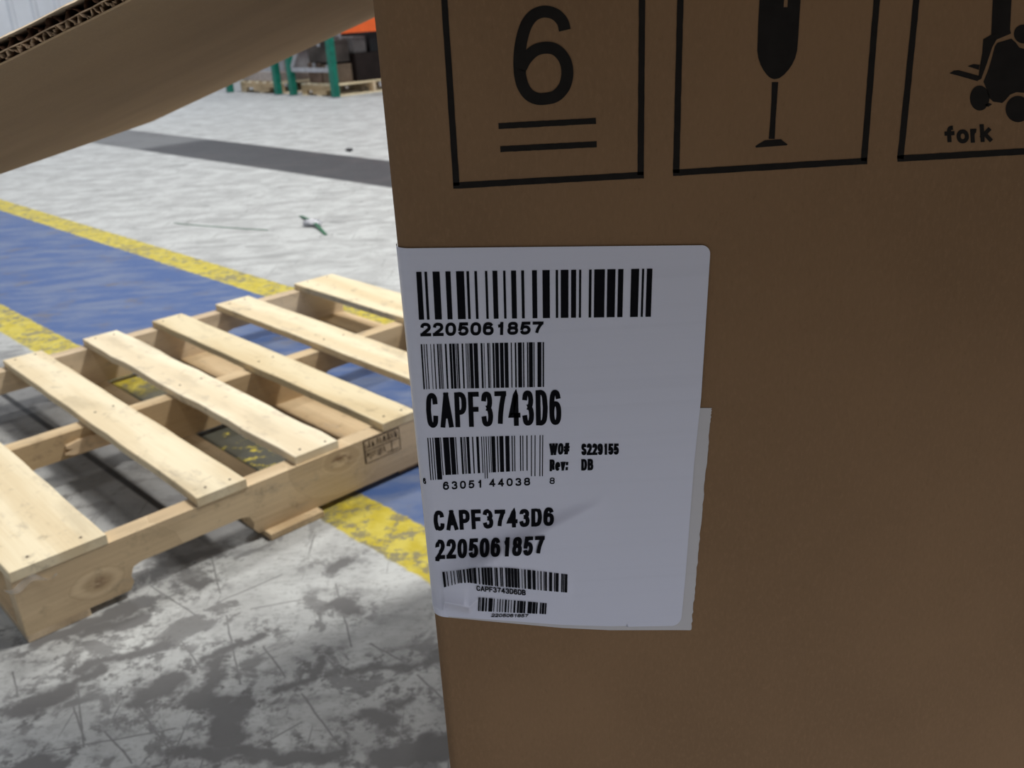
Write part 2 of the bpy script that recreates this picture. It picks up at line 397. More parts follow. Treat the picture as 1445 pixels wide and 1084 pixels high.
# ------------------------------------------------------------------ carton
XL, RC, ZT = -0.0363, 0.0045, 0.8823
XR, YB = 0.72, 1.32
carton = empty('carton', ((XL+XR)/2, FACE_Y+0.4, 0))
tag(carton, 'large brown corrugated carton with handling symbols and white shipping label', 'box')
def local(o, root):                      # geometry written in world coordinates goes under its thing
    o.parent = root
    o.matrix_parent_inverse = Matrix.Translation(-root.location) if root.rotation_euler.z == 0 else root.matrix_world.inverted()
    return o
bm = bmesh.new()
outl = []
def arc(cx, cy, a0, a1, n=6):
    return [(cx+RC*math.cos(R(a0+(a1-a0)*i/n)), cy+RC*math.sin(R(a0+(a1-a0)*i/n))) for i in range(n+1)]
outl += arc(XL+RC, FACE_Y+RC, 180, 270) + arc(XR-RC, FACE_Y+RC, 270, 360) + arc(XR-RC, YB-RC, 0, 90) + arc(XL+RC, YB-RC, 90, 180)
add_prism(bm, outl, lambda a, b, y: Vector((a, b, y)), 0.0, ZT)
body = local(bm_obj('carton_body', bm, M_card), carton)
for p in body.data.polygons: p.use_smooth = abs(p.normal.z) < 0.5
# sharp flat faces
body.data.set_sharp_from_angle(angle=R(32))

# the open side flap: double wall board hinged on the left wall's top edge, hanging outwards
AF = R(20.3)
HO = Vector((XL-0.0005, FACE_Y, ZT)); OD = Vector((-math.cos(AF), 0, -math.sin(AF))); UD = Vector((-math.sin(AF), 0, math.cos(AF)))
FWID, TH = 0.430, 0.0078
def FP(u, y, h): return HO + OD*u + Vector((0, y, 0)) + UD*h
def ylen(u): return 0.975 - 0.045*u/FWID
bm = bmesh.new()
def slab(bm, h0, h1, y0=0.0, nu=24, rough=0.0, cham=0.0):
    rows = []
    for i in range(nu+1):
        u = FWID*i/nu
        j = (random.random()-0.5)*rough
        rows.append([bm.verts.new(FP(u, y0+j, h0)), bm.verts.new(FP(u, y0+j+cham, h1)), bm.verts.new(FP(u, ylen(u), h1)), bm.verts.new(FP(u, ylen(u), h0))])
    for a, b in zip(rows, rows[1:]):
        for k in range(4): bm.faces.new((a[k], a[(k+1) % 4], b[(k+1) % 4], b[k]))
    bm.faces.new(rows[0]); bm.faces.new(rows[-1][::-1])
slab(bm, 0.0, 0.0006, 0.0, 60, 0.0008)
flap = local(bm_obj('flap', bm, M_flap), carton)
tag(flap, 'open side flap of the carton showing its double wall corrugated edge')
bm = bmesh.new(); slab(bm, TH-0.0014, TH, -0.0008, 120, 0.0016, 0.006)
o = bm_obj('outer_liner', bm, M_liner); o.parent = flap
bm = bmesh.new(); slab(bm, 0.0031, 0.0035, 0.001, 120, 0.0022)
o = bm_obj('middle_liner', bm, M_flute); o.parent = flap
def flute(h0, h1, per, y0, rough, amp_j, name, mat):
    bm = bmesh.new(); prev = None
    n = int(FWID/per*10)
    for i in range(n+1):
        u = FWID*i/n
        k = 0.5+0.5*math.sin(2*math.pi*u/per + 0.8*math.sin(u*40))
        h = h0+(h1-h0)*min(1, max(0, k+(random.random()-0.5)*amp_j))
        j = (random.random()-0.5)*rough
        a = bm.verts.new(FP(u, y0+j, h)); a2 = bm.verts.new(FP(u, y0+0.012, h)); b = bm.verts.new(FP(u, ylen(u)-0.002, h))
        if prev:
            bm.faces.new((prev[0], a, a2, prev[1])); bm.faces.new((prev[1], a2, b, prev[2]))
        prev = (a, a2, b)
    o = bm_obj(name, bm, mat); o.parent = flap; return o
flute(0.0036, TH-0.0010, 0.0068, 0.0035, 0.003, 0.3, 'flute_layer', M_flute_dark)
flute(0.0007, 0.0030, 0.0042, -0.0004, 0.002, 0.9, 'flute_layer', M_flute)

# unseen front flap, added open above the frame to shade the carton face
bm = bmesh.new()
AF2 = R(-1.5)
add_prism(bm, [(0, 0), (-0.43*math.cos(AF2), 0.43*math.sin(AF2)), (-0.43*math.cos(AF2), 0.43*math.sin(AF2)+TH), (0, TH)],
          lambda a, b, x: Vector((x, FACE_Y+a, ZT+b)), XL+0.004, XR-0.004)
local(bm_obj('flap', bm, M_flap), carton)

# ------------------------------------------------------------------ print helpers on the carton's face
def surf(x, z, off, bumpv=0.0):
    """point on the front face (rounded towards the left corner) lifted by off"""
    if x >= XL+RC: return Vector((x, FACE_Y-off-bumpv, z))
    dx = min(max((XL+RC-x)/(RC+off), -1), 1)
    return Vector((x, FACE_Y+RC-(RC+off)*math.sqrt(max(0, 1-dx*dx))-bumpv, z))
def gauss(d, s): return math.exp(-(d/s)**2)
def seg_d(px, py, ax, ay, bx, by):
    dx, dy = bx-ax, by-ay; h = ((px-ax)*dx+(py-ay)*dy)/(dx*dx+dy*dy); hh = min(1, max(0, h))
    return math.hypot(px-ax-hh*dx, py-ay-hh*dy), h, ((px-ax)*dy-(py-ay)*dx)/math.hypot(dx, dy)
def lip(x):                                   # the crease's lower lip in the photo's frame
    pts = [(590, 838), (605, 846), (625, 849), (645, 853), (662, 857), (675, 846), (690, 832), (715, 818), (740, 806), (770, 790)]
    if x <= pts[0][0]: return pts[0][1]
    for (a, b), (c, d) in zip(pts, pts[1:]):
        if x <= c: return b+(d-b)*(x-a)/(c-a)
    return pts[-1][1]
def wrinkle(px, py):
    """height of the label's creases, metres, by place on the label"""
    h = 0.0
    L = lip(px); along = max(0, min(1, (700-px)/45)) * max(0, min(1, (px-560)/30))
    dy = L-py
    h += 0.0050*along*(math.exp(-(dy/24.0)) if dy > 0 else math.exp(-(dy/6.0)**2))
    d, t_, sd = seg_d(px, py, 655, 815, 858, 706)
    f = max(0, 1-max(0, t_))*(1 if t_ > -0.2 else 0)
    if t_ > -0.2:
        w_ = 10+22*max(0, 1-t_)
        h += 0.0075*min(1, max(0, (t_+0.2)/0.4))*max(0, 1-t_)*(math.exp(-(math.sqrt(sd*sd+9)-3)/(w_*2.0)) if sd < 0 else math.exp(-(sd/(w_*0.8))**2))
    d, t_, sd = seg_d(px, py, 660, 800, 810, 835)
    if 0 < t_ < 1: h += 0.0018*math.sin(math.pi*t_)*gauss(sd, 14)
    return h
OFF1, OFF2 = 0.00025, 0.00055
def raised(px, py, off, h):
    """paper lifted off the face by off + h, where the photo shows that spot of it"""
    x, z = face(px, py)
    if h < 1e-5 or x < XL+RC: return surf(x, z, off, h)
    d = ray(px, py); t = (FACE_Y-off-h)/d.y
    return CAM+d*t
def on_label(px, py, extra=0.0):
    h = wrinkle(px, py); return raised(px, py, OFF2+extra+min(0.00035, h*0.12), h)
def on_face(px, py, extra=0.00012):
    x, z = face(px, py); return surf(x, z, extra)

def lerp(a, b, f): return a+(b-a)*f
def lab_right(py):
    pts = [(340, 1003), (352, 1002), (560, 989), (654, 979), (811, 967), (885, 960)]
    for (a, b), (c, d) in zip(pts, pts[1:]):
        if py <= c: return b+(d-b)*(py-a)/(c-a)
    return 960
def lab_top(px): return lerp(350, 345.5, (px-568)/430)
def lab_bot(px):
    pts = [(560, 864), (612, 868.5), (684, 874), (793, 882), (860, 884), (962, 882)]
    for (a, b), (c, d) in zip(pts, pts[1:]):
        if px <= c: return b+(d-b)*(px-a)/(c-a)
    return 882
def left_px(py):                              # where the face turns round the corner
    lo, hi = 480.0, 680.0
    for _ in range(30):
        mid = (lo+hi)/2
        if face(mid, py)[0] < XL+0.00005: lo = mid
        else: hi = mid
    return hi

def wrap_pt(py, px_ref, k, depth, off):
    """points round the corner: k in 0..1 over the arc's far half then along the side"""
    x, z = face(left_px(py), py)
    return Vector((XL-off, FACE_Y+RC+depth*k, z))

def label_sheet(name, off, top, bot, right, rcorner, mat, nv=230, nu=170, x_from=None, wr=True, jag=0.0, back=(0.003, 0.012)):
    vs, fs = [], []
    ts = [0.5-0.5*math.cos(math.pi*i/nv) for i in range(nv+1)]
    for v in ts:
        row = []
        y_l, y_r = lerp(top(570), bot(612), v), lerp(top(1000), bot(960), v)
        rx = right(y_r) + (random.random()-0.5)*jag
        ty, by = y_r-top(1000), bot(960)-y_r
        for dd in (ty, by):
            if dd < rcorner: rx -= rcorner-math.sqrt(max(0, rcorner**2-(rcorner-dd)**2))
        lx = left_px(y_l)
        bd = lerp(back[0], back[1], v)
        for k in (1.0, 0.5, 0.0): row.append(wrap_pt(y_l, lx, k, bd, off))
        for i in range(1, nu+1):
            u = (i/nu)
            u = u*u*0.35+u*0.65
            px = lerp(lx, rx, u)
            f = (px-570)/(1000-570)
            y0 = top(px); y1 = bot(px)
            py = lerp(y0, y1, v)
            x, z = face(px, py)
            row.append(raised(px, py, off, wrinkle(px, py) if wr else 0.0))
        vs += row
    n = nu+3
    for j in range(nv):
        for i in range(n-1): fs.append((j*n+i, (j+1)*n+i, (j+1)*n+i+1, j*n+i+1))
    return mesh(name, vs, fs, mat, None, True)

def lab2_right(py): return lerp(1004, 975, (py-575)/315)
lab = local(label_sheet('shipping_label', OFF2, lab_top, lab_bot, lab_right, 13, M_label, nv=320, nu=240), carton)
tag(lab, 'white shipping label with barcodes, creased at its lower left')
lab2 = local(label_sheet('backing_label', OFF1, lambda x: lerp(573, 575.5, (x-560)/440), lambda x: lab_bot(x)+lerp(0.5, 7, (x-612)/360), lab2_right, 0.5, M_label2, nv=70, nu=60, wr=False, jag=1.6, back=(0.004, 0.010)), carton)
tag(lab2, 'greyer label under the white one, its ragged right edge showing')

# ---- lettering: strokes drawn from centre lines
def spline(pts, n=7, closed=False):
    out = []; N = len(pts)
    rng = range(N if closed else N-1)
    for i in rng:
        if closed: p0, p1, p2, p3 = pts[(i-1) % N], pts[i], pts[(i+1) % N], pts[(i+2) % N]
        else:
            p1, p2 = pts[i], pts[i+1]
            p0 = pts[i-1] if i > 0 else (2*p1[0]-p2[0], 2*p1[1]-p2[1])
            p3 = pts[i+2] if i+2 < N else (2*p2[0]-p1[0], 2*p2[1]-p1[1])
        for k in range(n):
            t = k/n
            q = []
            for c in (0, 1):
                q.append(0.5*((2*p1[c])+(-p0[c]+p2[c])*t+(2*p0[c]-5*p1[c]+4*p2[c]-p3[c])*t*t+(-p0[c]+3*p1[c]-3*p2[c]+p3[c])*t**3))
            out.append(tuple(q))
    if not closed: out.append(pts[-1])
    return out
def ell(cx, cy, rx, ry, n=28, e=2.5):
    out = []
    for i in range(n):
        a = 2*math.pi*i/n; c, s = math.cos(a), math.sin(a)
        out.append((cx+rx*math.copysign(abs(c)**(2/e), c), cy+ry*math.copysign(abs(s)**(2/e), s)))
    return out
C, L, O = 'curve', 'line', 'loop'
six = [(O, ell(0.5, 0.31, 0.5, 0.31)), (C, [(0.0, 0.31), (0.0, 0.56), (0.07, 0.82), (0.25, 0.97), (0.5, 1.0), (0.78, 0.95), (0.95, 0.78)])]
G = {
 '0': [(O, ell(0.5, 0.5, 0.5, 0.5))],
 '1': [(L, [(0.66, 0), (0.66, 1.0)]), (C, [(0.15, 0.74), (0.40, 0.77), (0.58, 0.88), (0.64, 1.0)])],
 '2': [(C, [(0.02, 0.68), (0.08, 0.88), (0.28, 0.99), (0.52, 1.0), (0.80, 0.95), (0.96, 0.76), (0.88, 0.54), (0.55, 0.33), (0.20, 0.13), (0.03, 0.0)]), (L, [(0.0, 0.0), (1.0, 0.0)])],
 '3': [(C, [(0.03, 0.76), (0.16, 0.95), (0.45, 1.0), (0.78, 0.95), (0.92, 0.76), (0.80, 0.58), (0.42, 0.53)]), (C, [(0.42, 0.53), (0.83, 0.48), (0.99, 0.27), (0.85, 0.06), (0.47, 0.0), (0.14, 0.05), (0.0, 0.26)])],
 '4': [(L, [(0.74, 0), (0.74, 1.0), (0.02, 0.27), (1.0, 0.27)])],
 '5': [(L, [(0.92, 1.0), (0.18, 1.0), (0.06, 0.46)]), (C, [(0.06, 0.46), (0.25, 0.60), (0.52, 0.64), (0.84, 0.56), (0.99, 0.33), (0.86, 0.09), (0.50, 0.0), (0.16, 0.05), (0.0, 0.23)])],
 '6': six,
 '7': [(L, [(0.0, 1.0), (1.0, 1.0)]), (C, [(0.97, 0.98), (0.68, 0.65), (0.48, 0.33), (0.38, 0.0)])],
 '8': [(O, ell(0.5, 0.765, 0.44, 0.235)), (O, ell(0.5, 0.27, 0.5, 0.27))],
 '9': [(k, [(1-a, 1-b) for a, b in p]) for k, p in six],
 'O': [(O, ell(0.5, 0.5, 0.5, 0.5))],
 'A': [(L, [(0.0, 0), (0.5, 1.0)]), (L, [(0.5, 1.0), (1.0, 0)]), (L, [(0.2, 0.30), (0.8, 0.30)])],
 'B': [(L, [(0, 0), (0, 1)]), (C, [(0, 1), (0.55, 1), (0.83, 0.93), (0.90, 0.77), (0.82, 0.60), (0.55, 0.54), (0, 0.54)]), (C, [(0.5, 0.54), (0.88, 0.46), (0.99, 0.27), (0.88, 0.06), (0.55, 0.0), (0, 0.0)])],
 'C': [(C, [(0.98, 0.70), (0.88, 0.92), (0.5, 1.0), (0.13, 0.90), (0.0, 0.60), (0.0, 0.40), (0.13, 0.10), (0.5, 0.0), (0.88, 0.08), (0.98, 0.32)])],
 'D': [(L, [(0, 0), (0, 1)]), (C, [(0, 1), (0.5, 1.0), (0.86, 0.90), (1.0, 0.60), (1.0, 0.40), (0.86, 0.10), (0.5, 0.0), (0, 0)])],
 'F': [(L, [(0, 0), (0, 1), (1, 1)]), (L, [(0, 0.50), (0.88, 0.50)])],
 'P': [(L, [(0, 0), (0, 1)]), (C, [(0, 1), (0.60, 1.0), (0.93, 0.90), (1.0, 0.72), (0.93, 0.52), (0.60, 0.42), (0, 0.42)])],
 'R': [(L, [(0, 0), (0, 1)]), (C, [(0, 1), (0.60, 1.0), (0.92, 0.92), (0.98, 0.75), (0.92, 0.56), (0.60, 0.48), (0, 0.48)]), (C, [(0.5, 0.48), (0.85, 0.40), (0.93, 0.20), (1.0, 0.0)])],
 'S': [(C, [(0.94, 0.74), (0.82, 0.95), (0.5, 1.0), (0.16, 0.94), (0.04, 0.74), (0.20, 0.58), (0.52, 0.50), (0.86, 0.42), (0.98, 0.24), (0.83, 0.05), (0.5, 0.0), (0.15, 0.06), (0.02, 0.28)])],
 'W': [(L, [(0, 1), (0.25, 0)]), (L, [(0.25, 0), (0.5, 1)]), (L, [(0.5, 1), (0.75, 0)]), (L, [(0.75, 0), (1, 1)])],
 '#': [(L, [(0.25, 0), (0.42, 1)]), (L, [(0.62, 0), (0.80, 1)]), (L, [(0.02, 0.66), (1, 0.66)]), (L, [(0, 0.33), (0.96, 0.33)])],
 'e': [(C, [(0.05, 0.37), (0.96, 0.37), (0.92, 0.60), (0.5, 0.72), (0.1, 0.58), (0.0, 0.36), (0.12, 0.10), (0.5, 0.0), (0.92, 0.16)])],
 'v': [(L, [(0, 0.72), (0.5, 0)]), (L, [(0.5, 0), (1, 0.72)])],
 ':': [(L, [(0.5, 0.0), (0.5, 0.1)]), (L, [(0.5, 0.58), (0.5, 0.68)])],
 'f': [(C, [(1.0, 1.0), (0.72, 1.0), (0.42, 0.93), (0.30, 0.72), (0.30, 0.40), (0.30, 0.0)]), (L, [(-0.12, 0.62), (0.85, 0.62)])],
 'o': [(O, ell(0.5, 0.35, 0.5, 0.35, e=2.1))],
 'r': [(L, [(0.1, 0), (0.1, 0.70)]), (C, [(0.1, 0.40), (0.3, 0.62), (0.6, 0.70), (0.95, 0.68)])],
 'k': [(L, [(0.05, 0), (0.05, 1.0)]), (L, [(0.05, 0.26), (0.85, 0.71)]), (L, [(0.38, 0.42), (0.95, 0.0)])],
}
GW = {'1': 0.95, 'W': 1.5, ':': 0.45, 'f': 0.82, 'r': 0.72, 'A': 1.1, '#': 1.05, ' ': 0.6, 'F': 0.92, 'v': 0.95}
def ribbon(pts, th, closed, out_v, out_f, mapf):
    n = len(pts)
    base = len(out_v)
    for i in range(n):
        if closed: a, b = pts[(i-1) % n], pts[(i+1) % n]
        else: a, b = pts[max(0, i-1)], pts[min(n-1, i+1)]
        p = pts[i]
        def un(u, v):
            l = math.hypot(v[0]-u[0], v[1]-u[1]) or 1e-9
            return ((v[0]-u[0])/l, (v[1]-u[1])/l)
        d1 = un(a, p) if a != p else un(p, b); d2 = un(p, b) if b != p else d1
        nx, ny = -(d1[1]+d2[1]), d1[0]+d2[0]
        l = math.hypot(nx, ny) or 1e-9; nx, ny = nx/l, ny/l
        k = min(1.9, 1/max(0.35, nx*-d1[1]+ny*d1[0]))
        for s in (0.5, -0.5): out_v.append(mapf(p[0]+nx*th*s*k, p[1]+ny*th*s*k))
    m = n if closed else n-1
    for i in range(m):
        j = (i+1) % n
        out_f.append((base+2*i, base+2*i+1, base+2*j+1, base+2*j))
def text(name, s, bl, br, tl, tr, th, parent, on, mat, gap=0.2, dens=7, ex=0.00012):
    """lettering fitted into the quad bl, br, tl, tr (photo frame); th = stroke / height"""
    Hh = (math.hypot(tl[0]-bl[0], tl[1]-bl[1])+math.hypot(tr[0]-br[0], tr[1]-br[1]))/2
    Wd = math.hypot(br[0]-bl[0], br[1]-bl[1]); asp = Wd/Hh
    ws = [GW.get(c, 1.0) for c in s]; tot = sum(ws)+gap*(len(s)-1); u = asp/tot
    vs, fs = [], []
    def mp(a, b, dz=0.0):
        f = a/asp
        x0, y0 = lerp(bl[0], br[0], f), lerp(bl[1], br[1], f); x1, y1 = lerp(tl[0], tr[0], f), lerp(tl[1], tr[1], f)
        return on(lerp(x0, x1, b), lerp(y0, y1, b), ex+dz)
    x = 0.0
    for c, w_ in zip(s, ws):
        gw = w_*u
        for si, (kind, pts) in enumerate(G.get(c, [])):
            dz = si*0.00002
            q = [(x+th/2+a*(gw-th), th/2+b*(1-th)) for a, b in pts]
            if kind == C: q = spline(q, dens)
            elif kind == L:
                d = []
                for (a, b) in zip(q, q[1:]):
                    for k in range(14): d.append((lerp(a[0], b[0], k/14), lerp(a[1], b[1], k/14)))
                d.append(q[-1]); q = d
                def ext(p, r):
                    l = math.hypot(p[0]-r[0], p[1]-r[1]); return (p[0]+(p[0]-r[0])/l*th*0.5, p[1]+(p[1]-r[1])/l*th*0.5)
                q[0], q[-1] = ext(q[0], q[1]), ext(q[-1], q[-2])
            ribbon(q, th, kind == O, vs, fs, lambda a, b: mp(a, b, dz))
        x += gw+gap*u
    return finish_print(name, vs, fs, parent, mat)
def finish_print(name, vs, fs, parent, mat):
    o = mesh(name, vs, fs, mat)
    if parent is carton: return local(o, carton)
    o.parent = parent
    return o
def bars(name, spans, top, bot, parent, on, nseg=8, ex=0.00012, mat=None):
    """spans: (left, right) along the top edge in photo frame; top(x), bot(x) -> (x, y)"""
    vs, fs = [], []
    for sp in spans:
        a, b = sp[0], sp[1]
        base = len(vs)
        for k in range(nseg+1):
            for q in (a, b):
                t0, b0 = top(q), bot(q, sp)
                vs.append(on(lerp(t0[0], b0[0], k/nseg), lerp(t0[1], b0[1], k/nseg), ex))
        for k in range(nseg): fs.append((base+2*k, base+2*k+1, base+2*k+3, base+2*k+2))
    return finish_print(name, vs, fs, parent, mat or M_ink2)
def pick(tbl, x):
    if x <= tbl[0][0]: return tbl[0][1]
    for (a, b), (c, d) in zip(tbl, tbl[1:]):
        if x <= c: return b+(d-b)*(x-a)/(c-a)
    return tbl[-1][1]

Z6 = lambda X, Y: (560+X/3.2111, 340+Y/3.2111)
b1 = [(88,112),(125,137),(162,194),(220,243),(268,304),(315,327),(351,363),(399,410),(433,455),(481,492),(517,540),(563,576),(612,634),(659,692),(719,730),(742,777),(789,812),(825,835),(870,882),(894,942),(953,990),(1002,1026),(1061,1097),(1110,1120),(1132,1157)]
bars('barcode', [(560+a/3.2111, 560+b/3.2111) for a, b in b1], lambda x: (x, lerp(383, 378.5, (x-588)/332)),
     lambda x, sp: (lerp(x+4, x-2.3, (x-588)/332), lerp(450.5, 446.3, (x-588)/332)), lab, on_label)
b2 = [(62,72),(81,86),(96,102),(123,127),(142,149),(165,174),(178,182),(185,189),(192,196),(215,226),(243,258),(262,279),(284,289),(293,303),(322,332),(347,351),(355,359),(363,367),(371,392),(398,424),(443,455),(463,467),(485,495),(499,503),(518,530),(535,558),(565,588),(594,618),(635,642),(660,670),(680,705),(712,720),(738,746),(750,775),(780,786),(805,830),(838,847)]
bars('barcode', [(580+a/4.5156, 580+b/4.5156) for a, b in b2], lambda x: (x, lerp(485, 482, (x-593)/174)),
     lambda x, sp: (lerp(x+4, x, (x-593)/174), lerp(548.5, 545.3, (x-593)/174)), lab, on_label)
b3 = [(104,111,1),(120,126,1),(136,142,1),(150,182,1),(186,191,0),(203,241,0),(246,275,0),(281,287,0),(313,325,0),(331,335,0),(339,345,0),(352,370,0),(388,396,0),(415,431,0),(446,452,0),(461,466,2),(475,481,2),(490,495,0),(503,507,0),(511,535,0),(546,554,0),(562,588,0),(600,626,0),(640,647,0),(656,662,0),(693,700,0),(709,715,0),(735,742,0),(764,770,2),(787,793,2),(819,825,2),(836,842,2)]
def b3bot(x, sp):
    f = (x-603)/163.5
    y = lerp(670.5, 663.0, min(1, f*1.15)); y += {0: 0, 1: 6, 2: 8}[sp[2]]
    return (lerp(x+4.5, x-0.5, f), y)
bars('barcode', [(580+a/4.5156, 580+b/4.5156, k) for a, b, k in b3], lambda x: (x, lerp(617, 613, (x-603)/163)), b3bot, lab, on_label)
b4 = [(265,285),(300,308),(332,340),(358,366),(385,392),(395,401),(404,410),(413,424),(440,455),(470,485),(490,510),(515,522),(526,550),(568,580),(597,615),(620,640),(645,668),(672,690),(708,716),(720,735),(755,765),(770,780),(800,815),(820,845),(850,870),(875,900),(905,920),(940,946),(962,975),(990,1020),(1033,1058),(1075,1082),(1100,1110),(1128,1135),(1140,1155),(1175,1200),(1217,1225),(1230,1255),(1278,1290),(1295,1304),(1308,1330)]
t4 = [(265,165),(400,150),(550,128),(800,128),(940,140),(1160,165),(1330,185)]
q4 = [(265,296),(400,260),(480,256),(580,270),(700,285),(900,300),(1150,326),(1330,340)]
bars('barcode', [(580+a/6.0208, 580+b/6.0208) for a, b in b4], lambda x: (x, 780+pick(t4, (x-580)*6.0208)/6.0208),
     lambda x, sp: (x+lerp(2.5, -0.5, (x-624)/175), 780+pick(q4, (x-580)*6.0208)/6.0208), lab, on_label, 14)
b5 = [(575,585),(590,596),(605,625),(635,648),(662,695),(705,712),(735,741),(755,764),(778,785),(800,815),(827,836),(852,858),(875,890),(905,920),(925,955),(960,975),(995,1030),(1035,1060),(1065,1078),(1098,1110),(1115,1135),(1140,1153)]
bars('barcode', [(580+a/6.0208, 580+b/6.0208) for a, b in b5], lambda x: (x, lerp(843, 851.5, (x-675)/96)),
     lambda x, sp: (x-1, lerp(862.5, 867, (x-675)/96)), lab, on_label, 10)

text('printed_number', '2205061857', (593.5, 474), (766, 471), (593, 455), (767, 453), 0.235, lab, on_label, M_ink2, 0.16)
text('printed_code', 'CAPF3743D6', (603, 603), (792, 598.5), (600.5, 554), (791.5, 549), 0.138, lab, on_label, M_ink2, 0.16)
text('printed_text', 'WO#', (775, 641.5), (803, 640), (775, 625), (804, 624), 0.21, lab, on_label, M_ink2, 0.04)
text('printed_text', 'S229155', (820, 641.5), (873, 640.5), (820, 625), (873, 625), 0.22, lab, on_label, M_ink2, 0.02)
text('printed_text', 'Rev:', (775.5, 664), (801, 662.5), (775.5, 647.5), (802, 647), 0.21, lab, on_label, M_ink2, 0.08)
text('printed_text', 'DB', (820, 663), (837, 662.5), (820, 647), (837, 646.5), 0.22, lab, on_label, M_ink2, 0.1)
text('printed_number', '6', (597, 683.5), (601.5, 683.5), (596.5, 675), (601, 675), 0.2, lab, on_label, M_ink2)
text('printed_number', '63051', (625.5, 690.5), (681, 687), (625, 679), (681, 676), 0.2, lab, on_label, M_ink2, 0.42)
text('printed_number', '44038', (690.5, 686), (748, 684), (690, 675), (748, 673), 0.2, lab, on_label, M_ink2, 0.42)
text('printed_number', '8', (775.5, 682), (782.5, 682), (775.5, 673.0), (783, 673.0), 0.17, lab, on_label, M_ink2)
text('printed_code', 'CAPF3743D6', (613.5, 749.5), (781.5, 742), (611, 721), (782, 716), 0.205, lab, on_label, M_ink2, 0.15)
text('printed_number', '2205061857', (614.5, 789.5), (767, 783.5), (614, 762), (769, 756.5), 0.2, lab, on_label, M_ink2, 0.14)
text('printed_code', 'CAPF3743D6DB', (672.5, 834), (742, 840.5), (672, 826.5), (742, 833), 0.2, lab, on_label, M_ink2, 0.1)
text('printed_number', '2205061857', (693, 871), (745, 871.5), (694, 866.3), (746, 867), 0.22, lab, on_label, M_ink2, 0.1)

# ---- handling symbols printed on the carton's face
def poly_print(name, polys, res=1.0):
    vs, fs = [], []
    for p in polys:
        base = len(vs)
        for q in p: vs.append(on_face(*q))
        fs.append(tuple(range(base, base+len(p))))
    o = mesh(name, vs, fs, M_ink)
    return local(o, carton)
def jag_line(a, b, th, n=26, j=0.5):
    """a printed bar between photo points a and b with slightly ragged edges"""
    L_ = math.hypot(b[0]-a[0], b[1]-a[1]); nx, ny = -(b[1]-a[1])/L_, (b[0]-a[0])/L_
    left, right = [], []
    for i in range(n+1):
        f = i/n; x, y = lerp(a[0], b[0], f), lerp(a[1], b[1], f)
        h1, h2 = th/2+(random.random()-0.5)*j, th/2+(random.random()-0.5)*j
        left.append((x+nx*h1, y+ny*h1)); right.append((x-nx*h2, y-ny*h2))
    return [[left[i], left[i+1], right[i+1], right[i]] for i in range(n)]
def down_edge(p, q, y):                  # extend a side of a frame upwards along its line
    f = (y-p[1])/(q[1]-p[1]); return (p[0]+(q[0]-p[0])*f, y)
def frame(name, lt, lb, rb, rt, th=9):
    YT = -96
    a, d = down_edge(lt, lb, YT), down_edge(rt, rb, YT-8)
    ps = jag_line(a, lb, th)+jag_line((lb[0]-th/2, lb[1]), (rb[0]+th/2, rb[1]), th)+jag_line(rb, d, th)+jag_line((a[0]-th/2, a[1]), (d[0]+th/2, d[1]), th)
    return poly_print(name, ps)
frame('symbol_frame', (627, 0), (644, 262), (904, 247), (906, 0))
frame('symbol_frame', (960, 0), (954, 244), (1219, 227), (1237, 0))
frame('symbol_frame', (1293, 0), (1270.5, 224), (1538, 208), (1566, 0))
# stacking limit: the figure six over two bars
Z8 = lambda X, Y: (600+X/1.71, Y/1.71)
out = [(350, 74), (345, 48), (322, 25), (287, 15), (248, 26), (222, 62), (212, 125), (215, 190), (232, 232), (260, 248), (290, 251), (325, 243), (350, 215), (359, 175), (352, 137), (330, 110), (300, 101), (270, 106), (247, 124)]
vs, fs = [], []
stem = spline([(337, 73), (331, 52), (313, 34), (287, 28), (262, 37), (243, 62), (231, 105), (227, 150), (229, 176)], 6)
bowl6 = spline([(228, 172), (235, 205), (250, 228), (270, 238), (291, 238), (316, 231), (336, 208), (343, 176), (337, 145), (318, 122), (294, 115), (266, 121), (244, 141), (233, 160)], 6, True)
ribbon([Z8(*p) for p in stem], 17.0, False, vs, fs, lambda a, b: on_face(a, b))
ribbon([Z8(*p) for p in bowl6], 17.0, True, vs, fs, lambda a, b: on_face(a, b, 0.00016))
local(mesh('symbol_number', vs, fs, M_ink), carton)
poly_print('symbol_bars', jag_line((703.5, 178), (841, 170.5), 8.5)+jag_line((706, 210.5), (842, 203.5), 8.5))
